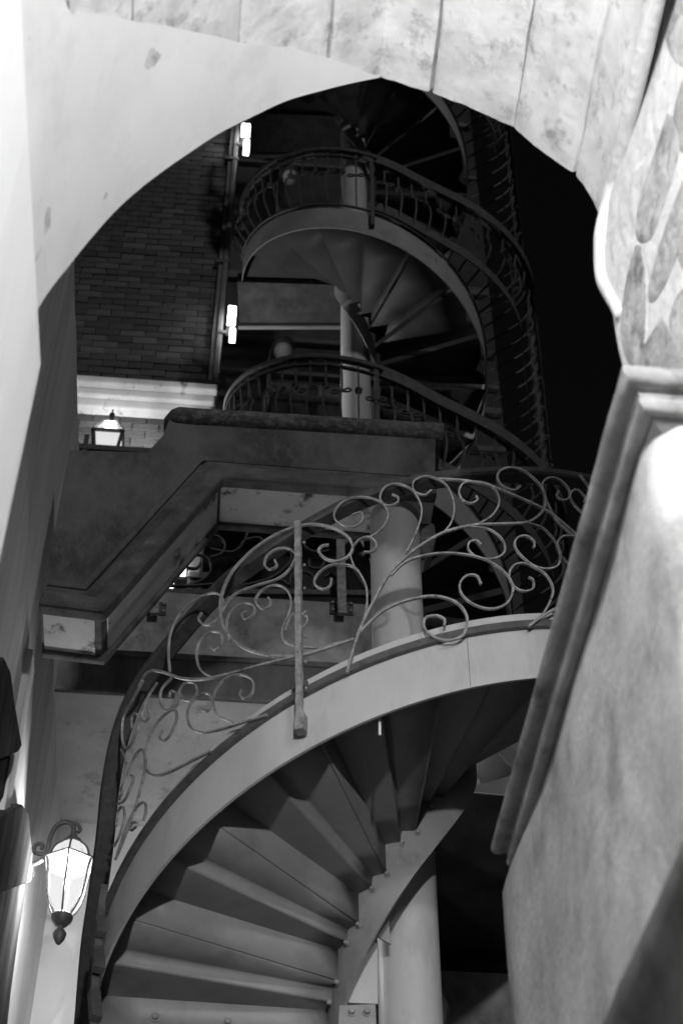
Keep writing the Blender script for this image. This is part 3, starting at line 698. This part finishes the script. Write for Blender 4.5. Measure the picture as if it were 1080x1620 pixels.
for a0, a1 in flights:
    am = (a0+a1)/2
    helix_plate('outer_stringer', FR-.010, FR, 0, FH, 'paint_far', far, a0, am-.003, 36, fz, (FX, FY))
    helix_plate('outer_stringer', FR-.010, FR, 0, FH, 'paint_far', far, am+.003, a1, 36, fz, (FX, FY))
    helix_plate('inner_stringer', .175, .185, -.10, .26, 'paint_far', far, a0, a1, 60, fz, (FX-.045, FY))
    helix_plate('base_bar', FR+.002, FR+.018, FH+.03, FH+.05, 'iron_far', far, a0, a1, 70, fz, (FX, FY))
    t = a0
    while t+DF < a1+.02:
        z0, z1 = fz(t), fz(t+DF)              # z falls as the angle grows
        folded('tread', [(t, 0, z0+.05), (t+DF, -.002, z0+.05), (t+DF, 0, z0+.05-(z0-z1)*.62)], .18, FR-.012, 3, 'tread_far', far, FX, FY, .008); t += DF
    tt = [a0+(a1-a0)*i/62 for i in range(63)]
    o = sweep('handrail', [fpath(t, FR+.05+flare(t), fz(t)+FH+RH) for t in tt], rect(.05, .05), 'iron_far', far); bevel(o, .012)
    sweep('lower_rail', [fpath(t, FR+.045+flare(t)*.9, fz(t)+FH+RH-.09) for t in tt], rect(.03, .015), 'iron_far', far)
    ab = a0+radians(96)
    if a1 > ab+.1:
        tb_ = [ab+(a1-ab)*i/40 for i in range(41)]; sc_ = [(-.006, -.10), (.006, -.10), (.006, .02), (-.006, .02)]
        o = sweep('rail_band', [fpath(t, FR+.085+flare(t), fz(t)+FH+RH-.03) for t in tb_], sc_, 'iron_far', far); smooth_angle(o)
        o = sweep('outer_band', [fpath(t, FR+.03+flare(t)*.75, fz(t)+FH+.16) for t in tb_], sc_, 'iron_far', far); smooth_angle(o)
    # landing slab with edge beam towards the tower
    zl = fz(a0)
    if zl < 21:
        q0, q1 = Vector((FX-FR-.02, FY-.06)), Vector((FX-.10, FY-.02))
        vs = [Vector((x, y, zl+CZ+dz)) for dz in (-.02, .12) for x, y in ((q0.x-.02, q0.y), (q1.x, q1.y), (q1.x, FY+.40), (q0.x-.02, FY+.40))]
        obj('landing', vs, [(0, 1, 2, 3), (7, 6, 5, 4), (0, 4, 5, 1), (1, 5, 6, 2), (2, 6, 7, 3), (3, 7, 4, 0)], 'brick', far)
        vs = [Vector((x, y, zl+CZ+dz)) for dz in (-.06, .14) for x, y in ((q0.x-.03, FY+.41), (q1.x, FY+.41), (q1.x, FY+.45), (q0.x-.03, FY+.45))]
        obj('landing_beam', vs, [(0, 1, 2, 3), (7, 6, 5, 4), (0, 4, 5, 1), (1, 5, 6, 2), (2, 6, 7, 3), (3, 7, 4, 0)], 'paint_far', far)
    t = a0+.05
    while t < a1-.03:
        r0, r1 = FR+.012, FR+.045+flare(t); z0, z1 = fz(t)+FH+.05, fz(t)+FH+RH-.02; P = []
        for k in range(9):
            a = k/8; belly = .085*sin(pi*min(1, a*1.6))*(1 if a < .62 else 0)+flare(t)*.35*sin(pi*a)
            P.append(fpath(t, r0+(r1-r0)*a+belly, z0+(z1-z0)*a))
        b = sweep('baluster', catmull(P, 2), rect(.014, .014), 'iron_far', far, up=Vector((cos(t), sin(t), .01)))
        if bi % 2 == 0: lathe('knot', P[5], [(.004, -.034), (.02, -.026), (.03, -.008), (.02, 0), (.03, .010), (.018, .028), (.004, .034)], 'iron_far', b, 8)
        else:
            sd = Vector((-sin(t), cos(t), 0)); c = P[4]
            loop = [c, c+sd*.05+Vector((0, 0, .022)), c+sd*.075, c+sd*.05-Vector((0, 0, .018)), c, c-sd*.05+Vector((0, 0, .022)), c-sd*.075, c-sd*.05-Vector((0, 0, .018)), c]
            sweep('bow', catmull(loop, 3), rect(.010, .012), 'iron_far', b, up=Vector((cos(t), sin(t), 0)))
        bi += 1; t += radians(6.4)
    t = a0+radians(93)
    if t < a1: sweep('post', [fp(t, FR+.03, fz(t)+.10), fp(t, FR+.04, fz(t)+FH+RH)], rect(.035, .035), 'iron_far', far, up=Vector((cos(t), sin(t), .01)))

# ------------------------------------------------------------------ brick tower on the left, rear wall, post
YW = 10.2
bt = thing('brick_tower', 'dark brick tower wall with pale cornice behind the arch on the left', 'building')
xr = onY(352, 500, YW)[0]; z_c = onY(230, 628, YW)[2]; zb0 = onY(200, 745, YW)[2]
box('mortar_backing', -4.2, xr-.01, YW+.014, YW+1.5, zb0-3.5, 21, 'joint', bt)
BL, BH, J = .236, .0925, .0075
def brick_mesh(k, ln=BL):
    h = [ln/2, .03, BH/2]; vs = []; rr = random.Random(k)
    for x in (-1, 1):
        for y in (-1, 1):
            for z in (-1, 1): vs.append(Vector(((x*h[0]+rr.uniform(-.004, .004)), y*h[1]+(rr.uniform(-.004, .004) if y < 0 else 0), z*h[2]+rr.uniform(-.003, .003))))
    me = bpy.data.meshes.new('brick'); me.from_pydata([tuple(v) for v in vs], [], BOXF)
    bm = bmesh.new(); bm.from_mesh(me); bmesh.ops.recalc_face_normals(bm, faces=bm.faces); bmesh.ops.bevel(bm, geom=bm.edges[:], offset=.005, segments=1, affect='EDGES'); bm.to_mesh(me); bm.free()
    me.materials.append(M['brick']); return me
BM = [brick_mesh(k) for k in range(6)]
xl_v = onY(100, 400, YW)[0]
rest_v, rest_f = [], []; cnt = 0
row = 0; z = zb0
cells = []
while z < 20.5:
    if abs(z-z_c) > 0.0:
        x = xr-.01-BL/2-(BL/2 if row % 2 else 0)
        if row % 2: cells.append((xr-.01-BL/4, z, .5))
        while x > -4.0: cells.append((x, z, 1)); x -= BL+J
    z += BH+J; row += 1
def vis(c):
    v = W(c[0], YW, c[1]); d = v-Vector((0, 0, CZ)); dep = d.y*cos(PITCH)+d.z*sin(PITCH)
    px, py = 540+FPX*d.x/dep, 810-FPX*(-d.y*sin(PITCH)+d.z*cos(PITCH))/dep
    if py > 745 or px < 95: return 0
    edge_y = 480-(px-63)*.66 if px < 330 else 215-(px-330)*.38
    return 1 if py > edge_y-12 else 0
order = sorted([c for c in cells if vis(c)], key=lambda c: c[1])
for n, c in enumerate(order[:300]):
    o = bpy.data.objects.new('brick', random.choice(BM)); C.objects.link(o); o.parent = bt
    o.location = W(c[0], YW+random.uniform(.008, .018), c[1]); o.rotation_euler = (0, random.uniform(-.006, .006), A); o.scale = (c[2]*.96 if c[2] < 1 else 1, 1, 1)
left = order[300:]+[c for c in cells if not vis(c)]
for c in left:
    if c[1] > 20.5: continue
    b0 = len(rest_v); hx = BL/2*c[2]
    rest_v += [W(c[0]+a*hx, YW+.012+b*.03, c[1]+d*BH/2) for a in (-1, 1) for b in (-1, 1) for d in (-1, 1)]
    rest_f += [tuple(b0+q for q in f) for f in BOXF]
o = obj('brickwork', rest_v, rest_f, 'brick', bt); o['kind'] = 'stuff'
# cornice between the storeys
zc1 = onY(230, 664, YW)[2]
for j, (a, b, pr) in enumerate(((0, .30, .16), (.30, .62, .10), (.62, 1, .06))):
    za, zb_ = z_c+(zc1-z_c)*b, z_c+(zc1-z_c)*a
    box('cornice_course', -4.1, xr+.02-.02*j, YW-.06-pr, YW-.002, za+.002, zb_, 'cornice', bt, .02)
# grey corner post that carries the sconces
cpst = thing('corner_post', 'tall grey metal post at the edge of the brick tower', 'post')
pa, pb2 = onY(336, 655, YW-.05), onY(378, 190, YW-.05)
xm = (pa[0]+pb2[0])/2
box('shaft', xm-.03, xm+.025, YW-.10, YW-.02, 6.9, 20.8, 'pipe', cpst, .012)
box('flange', xm-.075, xm-.032, YW-.075, YW-.03, 6.9, 20.8, 'pipe', cpst, .006)
for z in (10.5, 12.5, 14.5, 16.5, 18.5): box('clamp', xm-.11, xm+.04, YW-.108, YW-.012, z, z+.05, 'iron_far', cpst, .006)
# rear wall with string courses
rw = thing('rear_wall', 'dark rendered rear wall with string courses behind the far stair', 'building')
YQ = 11.5
xq = onY(772, 450, YQ)[0]
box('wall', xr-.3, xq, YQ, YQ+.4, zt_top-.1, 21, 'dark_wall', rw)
for py, hh in ((186, .10), (268, .06), (452, .14), (548, .08), (600, .06), (640, .10), (700, .08)):
    z = onY(460, py, YQ)[2]; box('string_course', xr-.25, xq-.02, YQ-.07, YQ-.003, z, z+hh, 'brick', rw, .01)
z = onY(460, 600, YQ)[2]
for i in range(5):
    xx = xr+.25+.5*i; box('panel', xx-.2, xx+.2, YQ-.03, YQ-.004, z-1.1, z-.1, 'brick', rw, .01)
# sconces
def sconce(px0, px1, py0, pym, py1, label):
    t = thing('wall_sconce', label, 'lamp', 'box sconces on the grey post')
    yy = YW-.22; px0 += 2; px1 -= 2
    a, b = onY(px0, pym, yy), onY(px1, py0, yy); c, d = onY(px0+4, py1, yy), onY(px1-1, pym+3, yy)
    box('upper_box', a[0], b[0], yy, yy+.10, a[2], b[2], 'glow_sconce', t, .006)
    box('lower_box', c[0], d[0], yy+.01, yy+.08, c[2], d[2], 'glow_sconce', t, .006)
    box('collar', a[0]-.004, b[0]+.004, yy-.004, yy+.104, a[2]-.022, a[2]-.002, 'iron_far', t)
    box('arm', xm, a[0]+.03, yy+.102, YW-.10, a[2]+.02, a[2]+.06, 'iron_far', t)
sconce(379, 398, 196, 217, 236, 'upper lit box sconce just under the arch')
sconce(357, 376, 484, 515, 532, 'lower lit box sconce beside the far stair')
# globe lamps
def globe_lamp(px, py, r, arm, label):
    t = thing('globe_lamp', label, 'lamp', 'globe lamps by the far stair')
    yy = 10.9; c = W(*onY(px, py, yy))
    lathe('globe', c, [(r*sin(pi*k/12)+.001, -r*cos(pi*k/12)) for k in range(13)], 'globe', t, 20)
    lathe('cap', c+Vector((0, 0, r*.55)), [(r*.95, 0), (r*1.12, .02), (r*.9, .09), (r*.4, .13), (.01, .14)], 'iron_far', t, 20)
    P = catmull([c+Vector((0, 0, r*.55+.13))]+[W(*onY(a, b, yy)) for a, b in arm]+[W(onY(*arm[-1], yy)[0], YQ-.002, onY(*arm[-1], yy)[2])], 4)
    sweep('arm', P, circ(.014, 6), 'iron_far', t, up=Vector((0, -1, .1)), smooth=True)
globe_lamp(449, 556, .105, [(440, 536), (428, 556), (424, 592), (424, 640)], 'unlit globe lamp above the lower far railing')
globe_lamp(460, 281, .10, [(452, 260), (442, 280), (438, 312), (438, 350)], 'unlit globe lamp behind the upper far railing')
globe_lamp(429, 620, .04, [(424, 612), (420, 625), (418, 640), (418, 655)], 'small globe lamp low behind the far railing')

# ------------------------------------------------------------------ lantern on the terrace rail by the cornice
rl = thing('post_lantern', 'lit pyramid lantern in front of the pale cornice', 'lamp')
yl = 9.5
c = W(*onY(171, 700, yl)); hp_ = .19
def frustum(name, c, r0, z0, r1, z1, m, parent, n=4, rot=pi/4+A):
    vs = [c+Vector((r*cos(rot+i*2*pi/n), r*sin(rot+i*2*pi/n), z)) for r, z in ((r0, z0), (r1, z1)) for i in range(n)]
    return obj(name, vs, [tuple(range(n)), tuple(range(2*n-1, n-1, -1))]+[(i, (i+1) % n, n+(i+1) % n, n+i) for i in range(n)], m, parent)
frustum('roof_glass', c, .17, .03, .07, .22, 'lamp_glass', rl)
frustum('body_glass', c, .11, -.30, .165, .0, 'lamp_glass', rl)
bulb(c+Vector((0, 0, .10)), ROOF_LAMP, .03, rl)
frustum('eave', c, .20, .0, .19, .03, 'iron_dark', rl)
frustum('cap', c, .075, .22, .03, .29, 'iron_dark', rl)
lathe('finial', c+Vector((0, 0, .29)), [(.012, 0), (.012, .05), (.025, .06), (.025, .08), (.008, .10), (.008, .14)], 'iron_dark', rl, 10)
for i in range(4):
    a = pi/4+A+i*pi/2; d = Vector((cos(a), sin(a), 0))
    sweep('bar', [c+d*.175+Vector((0, 0, .03)), c+d*.078+Vector((0, 0, .225))], rect(.022, .022), 'iron_dark', rl)
    sweep('bar', [c+d*.113+Vector((0, 0, -.3)), c+d*.168], rect(.022, .022), 'iron_dark', rl)
lathe('stem', c+Vector((0, 0, -.31)), [(.12, 0), (.06, -.03), (.03, -.08), (.03, zt_top+CZ-c.z+.27)], 'iron_dark', rl, 12)
fr_ = thing('roof_railing', 'black horizontal bar rail below the pyramid lantern', 'railing')
a, b = onY(112, 707, 9.35), onY(250, 716, 9.35)
box('rail', a[0]-.4, b[0]+.6, 9.33, 9.37, a[2]-.03, a[2]+.03, 'iron_dark', fr_)
for i in range(4): xx = a[0]-.3+.42*i; box('post', xx-.02, xx+.02, 9.335, 9.365, zt_top-.06, a[2]+(.16 if i % 2 else -.03), 'iron_dark', fr_)

# ------------------------------------------------------------------ wall lanterns
def lantern_arm(t, L, side, out, sc):
    prof_ = [(-.028, -.10), (.028, -.10), (.040, -.06), (.040, .05), (.022, .11), (0, .13), (-.022, .11), (-.040, .05), (-.040, -.06)]
    n = len(prof_)
    vs = [L(.0, s_, z_) for s_, z_ in prof_]+[L(.022, s_*.85, z_*.92) for s_, z_ in prof_]
    pl_ = obj('wall_plate', vs, [tuple(range(n)), tuple(range(2*n-1, n-1, -1))]+[(i, (i+1) % n, n+(i+1) % n, n+i) for i in range(n)], 'iron_dark', t); bevel(pl_, .004)
    arm = catmull([L(.02, 0, .0), L(.06, 0, -.005), L(.10, 0, .03), L(.115, 0, .09), L(.12, 0, .17), L(.145, 0, .235), L(.19, 0, .255), L(.225, 0, .23), L(.232, 0, .17)], 5)
    sweep('arm', arm, circ(.013*sc, 8), 'iron_dark', t, up=side, smooth=True)
    curl = catmull([L(.115, 0, .05), L(.085, 0, .055), L(.055, 0, .06), L(.045, 0, .09), L(.06, 0, .115), L(.085, 0, .11), L(.085, 0, .085)], 5)
    sweep('curl', curl, circ(.011*sc, 8), 'iron_dark', t, up=side, smooth=True)
    curl2 = catmull([L(.20, 0, .25), L(.245, 0, .245), L(.262, 0, .215), L(.25, 0, .195)], 5)
    sweep('curl', curl2, circ(.010*sc, 8), 'iron_dark', t, up=side, smooth=True)
def lantern(name, label, base, out, watts, group, sc=1.0, wall=True, br=.03):
    """base: point on the wall (world), out: unit vector away from the wall"""
    t = thing(name, label, 'lantern', group)
    side = Vector((-out.y, out.x, 0)); Z = Vector((0, 0, 1))
    def L(o_, s_, z_): return base+out*(o_*sc)+side*(s_*sc)+Z*(z_*sc)
    if wall: lantern_arm(t, L, side, out, sc)
    else: sweep('chain', [L(.232, 0, .18), L(.232, 0, 1.32)], circ(.008, 6), 'iron_dark', t, up=side)
    c = L(.232, 0, .0)
    lathe('cap', c+Z*.125*sc, [(r*sc, z*sc) for r, z in [(.052, 0), (.045, .02), (.022, .03), (.020, .055), (.012, .06)]], 'iron_dark', t, 12)
    HX = 6; rot = atan2(out.y, out.x)+pi/6
    def hexa(nm, PR_, m, inset=0):
        vs = [c+Vector((r*sc*cos(rot+i*pi/3), r*sc*sin(rot+i*pi/3), z*sc)) for r, z in PR_ for i in range(HX)]; k = len(PR_)
        fs = [(j*HX+i, j*HX+(i+1) % HX, (j+1)*HX+(i+1) % HX, (j+1)*HX+i) for j in range(k-1) for i in range(HX)]+[tuple(range(HX)), tuple(range((k-1)*HX, k*HX))]
        return obj(nm, vs, fs, m, t)
    BODY = [(.042, -.295), (.064, -.262), (.087, -.21), (.100, -.15), (.107, -.08), (.114, -.03), (.122, .0)]
    ROOF = [(.108, .018), (.100, .055), (.082, .09), (.050, .122)]
    hexa('glass_body', BODY, 'lamp_glass'); hexa('glass_roof', ROOF, 'lamp_glass')
    bulb(c+Z*-.11*sc, watts, br, t)
    hexa('rim', [(.118, -.001), (.136, .001), (.136, .010), (.112, .017)], 'iron_dark')
    for i in range(HX):
        d = Vector((cos(rot+i*pi/3), sin(rot+i*pi/3), 0))
        sweep('bar', catmull([c+d*((r+.002)*sc)+Z*z*sc for r, z in BODY], 2), rect(.009*sc, .009*sc), 'iron_dark', t, up=d)
        sweep('bar', catmull([c+d*((r+.002)*sc)+Z*z*sc for r, z in ROOF], 2), rect(.009*sc, .009*sc), 'iron_dark', t, up=d)
    lathe('cup', c+Z*-.305*sc, [(r*sc, z*sc) for r, z in [(.050, .012), (.056, .0), (.050, -.02), (.030, -.045), (.016, -.055), (.016, -.07), (.026, -.078), (.034, -.095), (.028, -.12), (.012, -.148), (.002, -.155)]], 'iron_dark', t, 12)
    return t
dd = onX(78, 1365, XL+.0)
outv = W(1, 0, 0)-W(0, 0, 0)
bq = onX(112, 1368, XL+.25)                 # rim centre
lantern('wall_lantern', 'lit iron wall lantern with curved arm low on the left', W(XL+.012, bq[1], bq[2]), outv, WALL_LAMP, 'iron lanterns')
hl = lantern('hanging_lantern', 'lit iron lantern hanging in the passage above the viewer', W(.22-.232, -.8, 3.2), outv, PASSAGE_LAMP, 'iron lanterns', 1.0, False, .05)
